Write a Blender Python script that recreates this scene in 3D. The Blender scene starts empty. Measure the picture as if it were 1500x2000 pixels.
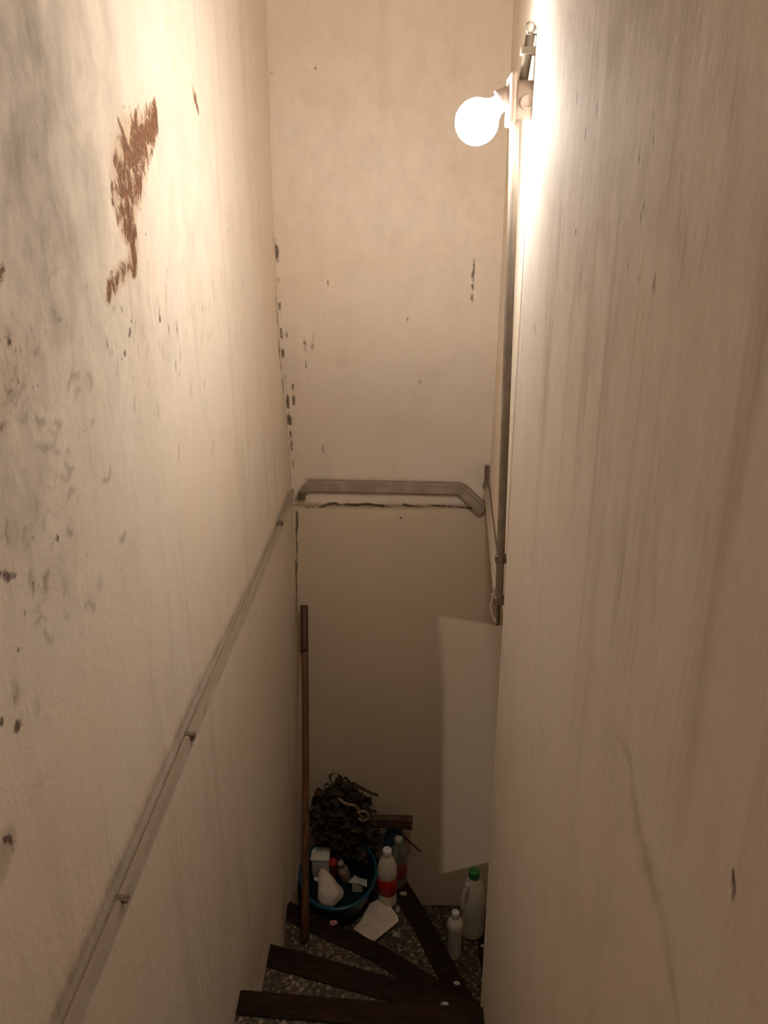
import bpy, bmesh, math, random
import numpy as np
from mathutils import Vector, Matrix
random.seed(7)
rng = np.random.default_rng(7)
COL = bpy.context.scene.collection
SC = bpy.context.scene

# ------------------------------------------------------------------ camera, world, exposure
F = 1500.0
CAMZ = 2.857
TH = math.atan(535 / 1500.0)
PS = math.atan(34 / (1500 / math.cos(TH)))
FWD = Vector((-math.sin(PS) * math.cos(TH), math.cos(PS) * math.cos(TH), -math.sin(TH)))
RT = Vector((math.cos(PS), math.sin(PS), 0))
UP = RT.cross(FWD)
CAM = Vector((0, 0, CAMZ))
cd = bpy.data.cameras.new('camera')
cam = bpy.data.objects.new('camera', cd)
COL.objects.link(cam)
cd.sensor_fit = 'VERTICAL'
cd.sensor_height = 36.0
cd.lens = 36.0 * F / 2000.0
cd.clip_start = 0.02
cam.matrix_world = Matrix(((RT.x, UP.x, -FWD.x, 0), (RT.y, UP.y, -FWD.y, 0), (RT.z, UP.z, -FWD.z, CAMZ), (0, 0, 0, 1)))
SC.camera = cam

w = bpy.data.worlds.new('world')
SC.world = w
w.use_nodes = True
w.node_tree.nodes['Background'].inputs[0].default_value = (0.5, 0.45, 0.4, 1)
w.node_tree.nodes['Background'].inputs[1].default_value = 0.0
SC.view_settings.view_transform = 'Standard'
SC.view_settings.look = 'None'
SC.view_settings.gamma = 1
SC.view_settings.use_curve_mapping = False
SC.view_settings.exposure = 0.37
try:
    SC.cycles.max_bounces = 16
    SC.cycles.diffuse_bounces = 12
except Exception:
    pass

BULB_STRENGTH = 165.0
BULB_COLOR = (1.0, 0.945, 0.895, 1)
FILL_W = 3.0        # fill light added behind the viewer to lift the near walls
PASSAGE_W = 37.0     # lamp beyond the shaped opening at the foot of the stairs

def lamp(name, kind, loc, energy, color, size):
    l = bpy.data.lights.new(name, kind)
    l.energy = energy
    l.color = color
    if kind == 'POINT':
        l.shadow_soft_size = size
    o = bpy.data.objects.new(name, l)
    o.location = loc
    COL.objects.link(o)
    return o

lamp('passage_lamp', 'POINT', (2.5, 1.5, 1.2), PASSAGE_W, (1.0, 0.87, 0.78), 0.011)
lamp('fill_lamp', 'POINT', (0.0, -0.75, 3.9), FILL_W, (1.0, 0.86, 0.70), 0.12)

# ------------------------------------------------------------------ where a pixel's ray meets a surface
def ray(px, py):
    return FWD + RT * ((px - 750) / F) - UP * ((py - 1000) / F)
def onz(px, py, z):
    r = ray(px, py)
    return CAM + r * ((z - CAMZ) / r.z)
def onx(px, py, x):
    r = ray(px, py)
    return CAM + r * (x / r.x)
def ony(px, py, y):
    r = ray(px, py)
    return CAM + r * (y / r.y)

# ------------------------------------------------------------------ helpers
def tag(o, label=None, cat=None, group=None, kind=None):
    if label: o['label'] = label
    if cat: o['category'] = cat
    if group: o['group'] = group
    if kind: o['kind'] = kind
    return o

def thing(name, loc, label, cat, group=None):
    o = bpy.data.objects.new(name, None)
    o.empty_display_size = 0.05
    o.location = loc
    COL.objects.link(o)
    return tag(o, label, cat, group)

def obj(name, bm, m, parent=None, smooth=False, loc=None):
    """link bm as one mesh object; bm is in world space unless a parent is given (then local to the parent's location)"""
    bmesh.ops.recalc_face_normals(bm, faces=bm.faces)
    me = bpy.data.meshes.new(name)
    bm.to_mesh(me)
    bm.free()
    me.materials.append(m)
    if smooth:
        for p in me.polygons: p.use_smooth = True
    o = bpy.data.objects.new(name, me)
    COL.objects.link(o)
    if parent is not None: o.parent = parent
    if loc is not None: o.location = loc
    return o

def bx(bm, x0, x1, y0, y1, z0, z1, bev=0.0, M=None):
    r = bmesh.ops.create_cube(bm, size=1.0)
    vs = r['verts']
    for v in vs:
        v.co = Vector((x0 + (v.co.x + .5) * (x1 - x0), y0 + (v.co.y + .5) * (y1 - y0), z0 + (v.co.z + .5) * (z1 - z0)))
    if bev:
        es = list({e for v in vs for e in v.link_edges})
        r2 = bmesh.ops.bevel(bm, geom=es, offset=bev, segments=3, profile=.5, affect='EDGES')
        vs = list({v for f in r2['faces'] for v in f.verts} | {v for v in vs if v.is_valid})
    if M is not None:
        for v in vs: v.co = M @ v.co
    return vs

def prism(bm, pts, z0, z1, bev=0.0):
    b = [bm.verts.new((p[0], p[1], z0)) for p in pts]
    t = [bm.verts.new((p[0], p[1], z1)) for p in pts]
    n = len(pts)
    bm.faces.new(b[::-1]); bm.faces.new(t)
    for i in range(n):
        bm.faces.new((b[i], b[(i + 1) % n], t[(i + 1) % n], t[i]))
    return b + t

def lathe(bm, prof, seg=28, M=None, sx=1.0, sy=1.0, close=True):
    """prof = [(r, z)...] bottom to top"""
    rings = []
    for r, z in prof:
        if r < 1e-6:
            rings.append([bm.verts.new((0, 0, z))])
        else:
            rings.append([bm.verts.new((r * sx * math.cos(2 * math.pi * k / seg), r * sy * math.sin(2 * math.pi * k / seg), z)) for k in range(seg)])
    for a, b in zip(rings, rings[1:]):
        for k in range(seg):
            k2 = (k + 1) % seg
            if len(a) == 1 and len(b) == 1: continue
            if len(a) == 1: bm.faces.new((a[0], b[k2], b[k]))
            elif len(b) == 1: bm.faces.new((a[k], a[k2], b[0]))
            else: bm.faces.new((a[k], a[k2], b[k2], b[k]))
    vs = [v for r in rings for v in r]
    if M is not None:
        for v in vs: v.co = M @ v.co
    return vs

def catmull(pts, n=8):
    P = [Vector(p) for p in pts]
    P = [2 * P[0] - P[1]] + P + [2 * P[-1] - P[-2]]
    out = []
    for i in range(1, len(P) - 2):
        for k in range(n):
            t = k / n
            a, b, c, d = P[i - 1], P[i], P[i + 1], P[i + 2]
            out.append(.5 * ((2 * b) + (c - a) * t + (2 * a - 5 * b + 4 * c - d) * t * t + (3 * b - a - 3 * c + d) * t ** 3))
    out.append(P[-2].copy())
    return out

def tube(bm, pts, r, seg=10, r1=None):
    """round tube along points, capped; radius r to r1"""
    pts = [Vector(p) for p in pts]
    n = len(pts)
    if r1 is None: r1 = r
    rings = []
    ref = Vector((0.31, 0.17, 0.94))
    for i, p in enumerate(pts):
        d = (pts[min(i + 1, n - 1)] - pts[max(i - 1, 0)]).normalized()
        if abs(d.dot(ref)) > .97: ref = Vector((0.9, 0.3, 0.1))
        a = d.cross(ref).normalized(); b = d.cross(a)
        rr = r + (r1 - r) * i / max(1, n - 1)
        rings.append([bm.verts.new(p + a * rr * math.cos(2 * math.pi * k / seg) + b * rr * math.sin(2 * math.pi * k / seg)) for k in range(seg)])
    for A, B in zip(rings, rings[1:]):
        for k in range(seg):
            bm.faces.new((A[k], A[(k + 1) % seg], B[(k + 1) % seg], B[k]))
    bm.faces.new(rings[0][::-1]); bm.faces.new(rings[-1])

def sweep(bm, path, prof):
    """sweep a closed 2-D profile [(across, out)] along path = [(point, across_dir, out_dir)]"""
    rings = [[bm.verts.new(Vector(p) + Vector(a) * u + Vector(o) * v) for u, v in prof] for p, a, o in path]
    n = len(prof)
    for A, B in zip(rings, rings[1:]):
        for k in range(n):
            bm.faces.new((A[k], A[(k + 1) % n], B[(k + 1) % n], B[k]))
    bm.faces.new(rings[0][::-1]); bm.faces.new(rings[-1])

# ------------------------------------------------------------------ materials
def new_mat(name):
    m = bpy.data.materials.new(name)
    m.use_nodes = True
    nt = m.node_tree
    return m, nt, nt.nodes['Principled BSDF']

class G:
    """tiny node-graph writer"""
    def __init__(s, nt): s.nt = nt; s.N = nt.nodes; s.L = nt.links
    def put(s, sock, v):
        if hasattr(v, 'is_output'): s.L.new(v, sock)
        else: sock.default_value = v
    def coord(s): return s.N.new('ShaderNodeTexCoord').outputs['Object']
    def mapv(s, v, scale, rot=(0, 0, 0), loc=(0, 0, 0)):
        n = s.N.new('ShaderNodeMapping'); s.put(n.inputs[0], v)
        n.inputs['Scale'].default_value = scale; n.inputs['Rotation'].default_value = rot; n.inputs['Location'].default_value = loc
        return n.outputs[0]
    def noise(s, v, scale, detail=4, rough=.6, dist=0):
        n = s.N.new('ShaderNodeTexNoise'); s.put(n.inputs['Vector'], v)
        n.inputs['Scale'].default_value = scale; n.inputs['Detail'].default_value = detail
        n.inputs['Roughness'].default_value = rough; n.inputs['Distortion'].default_value = dist
        return n.outputs['Fac']
    def vor(s, v, scale, feat='F1'):
        n = s.N.new('ShaderNodeTexVoronoi'); n.feature = feat; s.put(n.inputs['Vector'], v); n.inputs['Scale'].default_value = scale
        return n
    def ramp(s, f, a, b, lo=0., hi=1.):
        n = s.N.new('ShaderNodeMapRange'); n.interpolation_type = 'SMOOTHSTEP'; s.put(n.inputs[0], f)
        for i, v in zip((1, 2, 3, 4), (a, b, lo, hi)): n.inputs[i].default_value = v
        return n.outputs[0]
    def math(s, op, a, b=0.):
        n = s.N.new('ShaderNodeMath'); n.operation = op; s.put(n.inputs[0], a); s.put(n.inputs[1], b)
        return n.outputs[0]
    def mix(s, f, a, b, mode='MIX'):
        n = s.N.new('ShaderNodeMix'); n.data_type = 'RGBA'; n.blend_type = mode
        s.put(n.inputs[0], f); s.put(n.inputs[6], a); s.put(n.inputs[7], b)
        return n.outputs[2]
    def bump(s, h, strength, dist):
        n = s.N.new('ShaderNodeBump'); s.put(n.inputs['Height'], h)
        n.inputs['Strength'].default_value = strength; n.inputs['Distance'].default_value = dist
        return n.outputs[0]

def c4(c): return (c[0], c[1], c[2], 1.0)

def plaster(name, base, warm, streak=0.0, streak_rot=(0, 0, 0), blotch=.5, rough=.55, spec=.3, mask=True, bumpy=.3, streak_bump=0.0, fade=None, bare=(.66, .63, .60), bare_amt=.55):
    m, nt, bs = new_mat(name)
    g = G(nt)
    co = g.coord()
    big = g.noise(co, 2.3, 5, .6, .4)
    mid = g.noise(co, 9.0, 6, .65, .6)
    fine = g.noise(co, 60.0, 4, .6)
    col = g.mix(g.ramp(big, .35, .68), c4(base), c4(warm))
    dull = tuple(b * .80 for b in base)
    col = g.mix(g.math('MULTIPLY', g.ramp(mid, .5, .78), blotch), col, c4(dull))
    st = None
    if streak:
        sv = g.mapv(co, (15, 15, 1.0), streak_rot)
        s1 = g.noise(sv, 1.0, 6, .62, .25)
        s2 = g.noise(g.mapv(co, (48, 48, 4.5), streak_rot, (3, 1, 7)), 1.0, 5, .6, .3)
        patch = g.ramp(g.noise(co, 3.1, 3, .5), .42, .62)
        st = s1
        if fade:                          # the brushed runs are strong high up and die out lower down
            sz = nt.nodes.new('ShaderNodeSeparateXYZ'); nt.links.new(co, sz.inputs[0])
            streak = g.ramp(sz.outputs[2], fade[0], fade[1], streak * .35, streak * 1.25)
        S = lambda k: g.math('MULTIPLY', streak, k)
        col = g.mix(g.math('MULTIPLY', g.ramp(s1, .52, .72), S(1.0)), col, c4(tuple(b * k for b, k in zip(base, (.62, .57, .52)))))
        col = g.mix(g.math('MULTIPLY', g.math('MULTIPLY', g.ramp(s2, .60, .74), patch), S(1.1)), col, c4(tuple(b * k for b, k in zip(base, (.42, .36, .30)))))
        col = g.mix(g.math('MULTIPLY', g.ramp(s1, .44, .28), S(.6)), col, c4(tuple(min(.95, b * 1.1) for b in base)))
    if mask:
        at = nt.nodes.new('ShaderNodeAttribute'); at.attribute_name = 'wear_shade'
        sp = nt.nodes.new('ShaderNodeSeparateColor'); nt.links.new(at.outputs['Color'], sp.inputs[0])
        R, D, B, A = sp.outputs[0], sp.outputs[1], sp.outputs[2], at.outputs['Alpha']
        n1 = g.noise(g.mapv(co, (70, 70, 28)), 1.0, 6, .7, .5)
        n2 = g.noise(co, 120.0, 4, .65)
        # blue channel: greyish grime, mottled, and painted darkening against bulb light
        gm = g.math('MULTIPLY', B, g.ramp(g.noise(g.mapv(co, (1, 1, .6)), 20.0, 7, .66, .25), .26, .80))
        gm = g.math('ADD', gm, g.math('MULTIPLY', g.math('MAXIMUM', g.math('SUBTRACT', B, .6), 0.0), 1.3))
        col = g.mix(g.math('MINIMUM', g.math('MULTIPLY', gm, .75), 1.0), col, (.35, .30, .24, 1))
        # alpha channel: flaked plaster and second-tone zones
        col = g.mix(g.math('MULTIPLY', A, bare_amt), col, c4(bare))
        # red channel: rust
        nn = g.math('MULTIPLY', g.math('SUBTRACT', g.ramp(n1, .30, .70), .5), .80)
        n3 = g.math('MULTIPLY', g.math('SUBTRACT', g.ramp(g.noise(co, 30.0, 6, .7, 1.0), .30, .70), .5), .75)
        gate = g.ramp(R, .02, .22)
        rf = g.math('MULTIPLY', gate, g.ramp(g.math('ADD', R, g.math('ADD', nn, n3)), .30, .75))
        halo = g.ramp(R, .05, .55)
        col = g.mix(g.math('MULTIPLY', halo, .5), col, (.50, .32, .17, 1))
        rust = g.mix(g.ramp(n2, .35, .65), (.10, .036, .012, 1), (.21, .09, .036, 1))
        col = g.mix(g.math('MULTIPLY', rf, .92), col, rust)
        # green channel: dark specks, cracks, mould
        df = g.math('MULTIPLY', g.ramp(D, .05, .25), g.ramp(g.math('ADD', D, g.math('MULTIPLY', nn, .55)), .30, .70))
        col = g.mix(g.math('MULTIPLY', df, .86), col, (.085, .05, .028, 1))
    nt.links.new(col, bs.inputs['Base Color'])
    bs.inputs['Roughness'].default_value = rough
    bs.inputs['Specular IOR Level'].default_value = spec
    h = g.math('ADD', g.math('MULTIPLY', mid, .7), g.math('MULTIPLY', fine, .25))
    nrm = g.bump(h, bumpy, .012)
    if st is not None and streak_bump:
        n = nt.nodes.new('ShaderNodeBump'); nt.links.new(st, n.inputs['Height']); nt.links.new(nrm, n.inputs['Normal'])
        n.inputs['Strength'].default_value = streak_bump; n.inputs['Distance'].default_value = .02
        nrm = n.outputs[0]
    nt.links.new(nrm, bs.inputs['Normal'])
    return m

def simple(name, col, rough=.5, spec=.5, metal=0.0, vary=.15, scale=30, bump=0.0, trans=0.0, stretch=(1, 1, 1), sss=0.0, top_tone=None):
    m, nt, bs = new_mat(name)
    g = G(nt)
    co = g.mapv(g.coord(), stretch)
    n = g.noise(co, scale, 5, .6, .3)
    c = g.mix(g.ramp(n, .3, .7), c4(tuple(max(0, k * (1 - vary)) for k in col)), c4(tuple(min(1, k * (1 + vary)) for k in col)))
    if top_tone:                             # darker tone on upward faces
        geo = nt.nodes.new('ShaderNodeNewGeometry'); sx = nt.nodes.new('ShaderNodeSeparateXYZ')
        nt.links.new(geo.outputs['Normal'], sx.inputs[0])
        c = g.mix(g.math('MULTIPLY', g.ramp(sx.outputs[2], .15, .6), g.ramp(n, .2, .45, .6, 1.)), c, c4(top_tone))
    nt.links.new(c, bs.inputs['Base Color'])
    bs.inputs['Roughness'].default_value = rough
    bs.inputs['Specular IOR Level'].default_value = spec
    bs.inputs['Metallic'].default_value = metal
    if trans: bs.inputs['Transmission Weight'].default_value = trans
    if sss:
        bs.inputs['Subsurface Weight'].default_value = sss
        bs.inputs['Subsurface Scale'].default_value = .01
    if bump: nt.links.new(g.bump(n, bump, .004), bs.inputs['Normal'])
    return m

BASE = (.84, .757, .645)
WARM = (.83, .72, .585)
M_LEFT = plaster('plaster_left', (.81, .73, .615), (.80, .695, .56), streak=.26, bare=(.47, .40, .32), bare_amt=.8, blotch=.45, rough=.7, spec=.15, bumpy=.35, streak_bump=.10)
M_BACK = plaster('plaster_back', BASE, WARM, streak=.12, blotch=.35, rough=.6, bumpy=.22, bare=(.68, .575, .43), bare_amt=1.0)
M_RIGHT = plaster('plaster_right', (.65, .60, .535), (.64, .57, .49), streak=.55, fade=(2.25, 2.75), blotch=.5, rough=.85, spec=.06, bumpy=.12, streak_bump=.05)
M_PLAIN = plaster('plaster_plain', BASE, WARM, mask=False, blotch=.4)
M_TRUNK = simple('painted_trunking', (.56, .49, .41), .5, .4, vary=.14, scale=14, top_tone=(.30, .245, .18))
M_TRUNKD = simple('grimy_trunking', (.36, .295, .23), .6, .3, vary=.2, scale=18, top_tone=(.24, .19, .14))
M_PIPE = simple('painted_conduit', (.20, .165, .13), .45, .5, vary=.15, scale=20)
M_CLIP = simple('rusty_clip', (.17, .12, .08), .6, .4, vary=.4, scale=90)
M_STEEL = simple('dull_steel', (.45, .40, .34), .35, .5, metal=.8, vary=.2, scale=60)
M_BOX = simple('cream_bakelite', (.30, .24, .20), .4, .5, vary=.08, scale=20)
M_CABLE = simple('beige_cable', (.55, .48, .39), .5, .5, vary=.1)
M_NOSE = simple('dark_wood_nosing', (.021, .010, .0045), .7, .12, vary=.45, scale=16, bump=.3, stretch=(1, 4, 4))
M_STICK = simple('reddish_brown_wood', (.13, .056, .026), .5, .4, vary=.35, scale=10, stretch=(8, 2, 2))
M_BASIN_SHADED = simple('blue_plastic_shaded', (.004, .018, .028), .35, .5, vary=.15, scale=12)  # bowl's shade put into the colour, darker than the rim
M_WHITE = simple('white_plastic', (.78, .74, .66), .4, .5, vary=.05, sss=.25)
M_MILKY = simple('milky_plastic', (.70, .65, .56), .4, .5, vary=.07, sss=.3)
M_CAP = simple('white_cap', (.85, .82, .76), .45, .5, vary=.03)
M_GREEN = simple('green_cap', (.025, .22, .04), .4, .5, vary=.08)
M_RED = simple('red_label', (.42, .018, .016), .5, .4, vary=.15)
M_REDB = simple('red_plastic', (.55, .03, .04), .35, .5, vary=.1)
M_PAPER = simple('paper', (.72, .63, .52), .8, .2, vary=.06, scale=20)
M_PAPERG = simple('greenish_paper', (.50, .52, .43), .8, .2, vary=.08, scale=30)
M_CARD = simple('brown_cardboard', (.30, .20, .11), .85, .15, vary=.2)
M_BAG = simple('white_bag', (.78, .70, .58), .55, .4, vary=.07, scale=40, sss=.15)
M_BEIGE = simple('beige_plastic', (.42, .34, .24), .45, .5, vary=.1)
M_TUB = simple('lilac_white_plastic', (.55, .51, .52), .3, .5, vary=.15, scale=60)
M_BLUE = simple('blue_film', (.03, .065, .09), .4, .5, vary=.25, scale=60)
M_CLEAR = simple('cloudy_clear_plastic', (.62, .62, .55), .15, .5, vary=.05, trans=.75)
M_TWIG = simple('dry_twig', (.085, .055, .03), .8, .2, vary=.5, scale=50, bump=.4)
M_LEAF = simple('dead_leaf', (.062, .043, .024), .85, .2, vary=.6, scale=35)
M_PALE = simple('pale_branch', (.26, .20, .14), .75, .2, vary=.3, scale=50)
M_PLANK = simple('old_plank', (.085, .05, .027), .75, .2, vary=.4, scale=14, stretch=(2, 12, 12), bump=.3)
M_CRUMB = simple('plaster_crumb', (.42, .39, .34), .8, .2, vary=.1)
M_PINK = simple('pinkish_crumb', (.42, .20, .17), .8, .2, vary=.1)

def terrazzo():
    m, nt, bs = new_mat('terrazzo')
    g = G(nt)
    co = g.coord()
    v = g.vor(co, 85.0)
    e = g.vor(co, 85.0, 'DISTANCE_TO_EDGE')
    sp = nt.nodes.new('ShaderNodeSeparateColor'); nt.links.new(v.outputs['Color'], sp.inputs[0])
    chip = g.mix(g.ramp(sp.outputs[0], .40, .95), (.06, .043, .026, 1), (.31, .26, .185, 1))
    chip = g.mix(g.ramp(sp.outputs[1], .75, .95), chip, (.035, .025, .016, 1))
    small = g.vor(co, 170.0)
    sp2 = nt.nodes.new('ShaderNodeSeparateColor'); nt.links.new(small.outputs['Color'], sp2.inputs[0])
    grout = g.mix(g.ramp(sp2.outputs[0], .55, .95), (.05, .036, .022, 1), (.17, .135, .09, 1))
    col = g.mix(g.ramp(e.outputs['Distance'], .09, .15), grout, chip)
    col = g.mix(g.math('MULTIPLY', g.ramp(g.noise(co, 7.0, 5, .6), .42, .7), .45), col, (.05, .036, .022, 1))
    nt.links.new(col, bs.inputs['Base Color'])
    bs.inputs['Roughness'].default_value = .55
    bs.inputs['Specular IOR Level'].default_value = .3
    return m
M_TERR = terrazzo()

def glow():
    m, nt, bs = new_mat('lit_bulb_glass')
    bs.inputs['Base Color'].default_value = (.9, .9, .85, 1)
    bs.inputs['Emission Color'].default_value = BULB_COLOR
    bs.inputs['Emission Strength'].default_value = BULB_STRENGTH
    return m
M_BULB = glow()

# ------------------------------------------------------------------ walls
XL, XR, YB = -.3675, .195, 2.50
ZTOP, YREAR, YN = 4.25, -1.2, 1.29      # YN: where the right wall ends over the stair foot

class WearShade:
    """per-vertex wear channels on a wall grid; u, v are metres along the wall"""
    def __init__(s, us, vs):
        s.U, s.V = np.meshgrid(us, vs, indexing='ij')
        s.a = np.zeros(s.U.shape + (4,))
    def dist(s, pts):
        d = np.full(s.U.shape, 9.0); T = np.zeros(s.U.shape)
        if len(pts) == 1:
            return np.hypot(s.U - pts[0][0], s.V - pts[0][1]), T
        n = len(pts) - 1
        for i in range(n):
            (x0, y0), (x1, y1) = pts[i], pts[i + 1]
            L = (x1 - x0) ** 2 + (y1 - y0) ** 2 + 1e-12
            t = np.clip(((s.U - x0) * (x1 - x0) + (s.V - y0) * (y1 - y0)) / L, 0, 1)
            dd = np.hypot(s.U - x0 - t * (x1 - x0), s.V - y0 - t * (y1 - y0))
            k = dd < d
            d[k] = dd[k]; T[k] = ((i + t) / n)[k]
        return d, T
    def add(s, ch, pts, r, strength=1.0, hard=1.0):
        d, T = s.dist(pts)
        if isinstance(r, (list, tuple)):
            r = np.interp(T, np.linspace(0, 1, len(r)), r)
        v = np.clip(1 - d / r, 0, 1) ** hard * strength
        s.a[..., ch] = np.maximum(s.a[..., ch], v)
    def blot(s, ch, c, ru, rv, strength=1.0):
        d = ((s.U - c[0]) / ru) ** 2 + ((s.V - c[1]) / rv) ** 2
        s.a[..., ch] = np.maximum(s.a[..., ch], np.exp(-d * 1.4) * strength)

def grid_wall(name, us, vs, pos, m, wear_shade, thick):
    """front surface grid pos(u, v) plus a solid backing of the given thickness vector"""
    nu, nv = len(us), len(vs)
    P = np.array([[pos(u, v) for v in vs] for u in us], float).reshape(-1, 3)
    idx = np.arange(nu * nv).reshape(nu, nv)
    faces = np.stack([idx[:-1, :-1], idx[1:, :-1], idx[1:, 1:], idx[:-1, 1:]], -1).reshape(-1, 4).tolist()
    n0 = nu * nv
    t = np.array(thick, float)
    corners = [idx[0, 0], idx[-1, 0], idx[-1, -1], idx[0, -1]]
    back = [P[c] + t for c in corners]
    verts = P.tolist() + [b.tolist() for b in back]
    faces.append([n0 + 3, n0 + 2, n0 + 1, n0])
    faces.append([n0, n0 + 1] + idx[::-1, 0].tolist())
    faces.append([n0 + 1, n0 + 2] + idx[-1, ::-1].tolist())
    faces.append([n0 + 2, n0 + 3] + idx[:, -1].tolist())
    faces.append([n0 + 3, n0] + idx[0, :].tolist())
    me = bpy.data.meshes.new(name)
    me.from_pydata(verts, [], faces)
    me.materials.append(m)
    if wear_shade is not None:
        at = me.attributes.new('wear_shade', 'FLOAT_COLOR', 'POINT')
        a = np.zeros((len(verts), 4), np.float32)
        a[:n0] = wear_shade.a.reshape(-1, 4)
        at.data.foreach_set('color', a.ravel())
    me.polygons.foreach_set('use_smooth', np.array([True] * ((nu - 1) * (nv - 1)) + [False] * 5))
    me.update()
    o = bpy.data.objects.new(name, me)
    COL.objects.link(o)
    o['kind'] = 'structure'
    return o

def axis(lo, a, b, hi, step, coarse=.25):
    l = list(np.arange(lo, a, coarse)) + list(np.arange(a, b, step)) + list(np.arange(b, hi, coarse)) + [hi]
    return np.array(l)

# ---- left wall (u = y, v = z)
def LW(px, py):
    p = onx(px, py, XL); return (p.y, p.z)
us = axis(YREAR, .45, 2.6, 2.62, .0042); vs = axis(0, .5, 3.55, ZTOP, .0045)
wl = WearShade(us, vs)
# rust run below the lamp's height
wl.add(0, [LW(*p) for p in ((300, 203), (297, 235), (283, 262), (262, 300), (250, 345), (247, 395), (253, 440), (262, 475), (262, 520))],
       [.012, .030, .040, .066, .072, .064, .046, .028, .020], 1.0, .8)
wl.add(0, [LW(*p) for p in ((262, 515), (240, 535), (222, 560), (214, 585))], [.016, .022, .022, .012], .62, .8)
wl.add(0, [LW(*p) for p in ((270, 205), (262, 240), (258, 275))], [.006, .012, .02], .55, .8)
wl.add(0, [LW(*p) for p in ((372, 172), (378, 195), (384, 218))], [.008, .014, .006], .8, .8)
wl.add(0, [LW(*p) for p in ((15, 510), (12, 545))], [.012, .01], .45)
for p in ((345, 640), (330, 650), (312, 610), (352, 690)):
    wl.add(0, [LW(p[0], p[1] - 12), LW(p[0] + 2, p[1] + 14)], .008, .42)
# specks
def specks(W, fn, pts, ch=1):
    for px, py, r, s in pts:
        W.add(ch, [fn(px, py)], r * .68, s)
specks(wl, LW, [(260, 628, .011, .9), (258, 645, .013, .95), (257, 655, .010, .9), (262, 612, .008, .7), (248, 690, .014, .9), (226, 685, .010, .7),
    (227, 715, .010, .7), (243, 700, .008, .6), (31, 667, .014, .9), (286, 458, .010, .6), (445, 452, .012, .7), (452, 485, .009, .6), (452, 497, .009, .6),
    (15, 1408, .014, 1.1), (45, 1420, .018, 1.1), (75, 1155, .012, .8), (78, 1140, .010, .7), (123, 1052, .013, .8), (75, 1050, .012, .7), (48, 1270, .012, .8),
    (60, 1198, .012, .7), (100, 1170, .012, .6), (118, 1290, .014, .5), (484, 1213, .010, .7), (115, 1062, .010, .5), (300, 860, .009, .6), (155, 968, .01, .55),
    (5, 1250, .018, .6), (20, 1225, .016, .55), (130, 370, .012, .35), (120, 385, .012, .35), (235, 1752, .010, .9), (157, 1968, .018, .8), (150, 1985, .012, .7),
    (390, 560, .009, .6), (378, 535, .008, .4), (236, 133, .008, .4), (40, 1130, .01, .6)])
wl.add(1, [LW(0, 1116), LW(14, 1120), LW(26, 1128), (LW(42, 1124))], [.008, .009, .012, .006], .85)
wl.add(1, [LW(75, 1142), LW(77, 1160)], .007, .9)
for _ in range(150):   # mould freckles
    px, py = rng.normal(70, 70), rng.normal(900, 190)
    if px > 0: wl.add(1, [LW(px, py)], rng.uniform(.004, .007), rng.uniform(.3, .55))
for _ in range(60):
    px, py = rng.normal(330, 70), rng.normal(640, 55)
    wl.add(1, [LW(px, py - 6), LW(px + 1, py + rng.uniform(4, 18))], rng.uniform(.005, .008), rng.uniform(.35, .58))
for _ in range(40):
    px, py = rng.uniform(60, 240), rng.uniform(140, 560)
    wl.add(2, [LW(px, py), LW(px + rng.uniform(-3, 6), py + rng.uniform(20, 70))], rng.uniform(.008, .016), rng.uniform(.3, .55))
# grime; broad upper blots darken the colour to hold down the bulb's glare
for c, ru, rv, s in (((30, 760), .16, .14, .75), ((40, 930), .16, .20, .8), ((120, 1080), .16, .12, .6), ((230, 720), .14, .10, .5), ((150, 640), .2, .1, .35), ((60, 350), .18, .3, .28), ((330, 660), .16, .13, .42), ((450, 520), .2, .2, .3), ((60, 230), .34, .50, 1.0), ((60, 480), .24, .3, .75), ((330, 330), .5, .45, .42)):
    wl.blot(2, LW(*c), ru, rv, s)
for _ in range(170):
    px, py = rng.normal(75, 65), rng.normal(900, 200)
    if px < -20: continue
    a = rng.uniform(0, 6.28); l = rng.uniform(4, 26)
    wl.add(2, [LW(px, py), LW(px + l * .5 * math.cos(a), py + l * math.sin(a)), LW(px + l * .9 * math.cos(a + .5), py + l * 1.6 * math.sin(a + .5))], rng.uniform(.006, .015), rng.uniform(.55, 1.15), .8)
for _ in range(90):
    px, py = rng.normal(300, 110), rng.normal(640, 90)
    wl.add(2, [LW(px, py), LW(px + rng.uniform(-4, 4), py + rng.uniform(8, 34))], rng.uniform(.005, .010), rng.uniform(.5, .95), .8)
for px, py in ((28, 670), (18, 720), (60, 700), (40, 745), (10, 790)):
    wl.add(0, [LW(px, py)], .05, .26)
# dark line lying along the top of the cable trunking
wl.add(2, [(y, 2.057 + .0084 * math.exp(-((y - 1.2) / .35) ** 2) + max(0, y - 2.1) * .04) for y in np.linspace(.45, 2.4, 12)], [.034, .034, .03, .028, .026, .024, .022, .02, .018, .018, .018, .018], 1.0, .9)
# flaked patch near the left edge
wl.add(3, [LW(24, 1652), LW(12, 1672), LW(-10, 1700)], [.020, .028, .04], 1.0, .35)
wl.add(1, [LW(18, 1640), LW(28, 1637), LW(36, 1648)], [.006, .008, .006], .9)
wl.add(1, [LW(37, 1650), LW(36, 1668)], [.005, .005], .6)
# dark crumbs in the corner with the back wall
for py in list(rng.uniform(455, 930, 34)):
    px = np.interp(py, [435, 680, 800, 930], [534, 548, 561, 570]) - 3
    wl.add(1, [LW(px, py), LW(px + 1, py + rng.uniform(4, 22))], rng.uniform(.008, .016), rng.uniform(.45, .9))
for a, b in ((1000, 1060), (1070, 1100), (1120, 1150), (1170, 1212)):
    wl.add(1, [LW(578, a), LW(578, b)], .018, .9)
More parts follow.
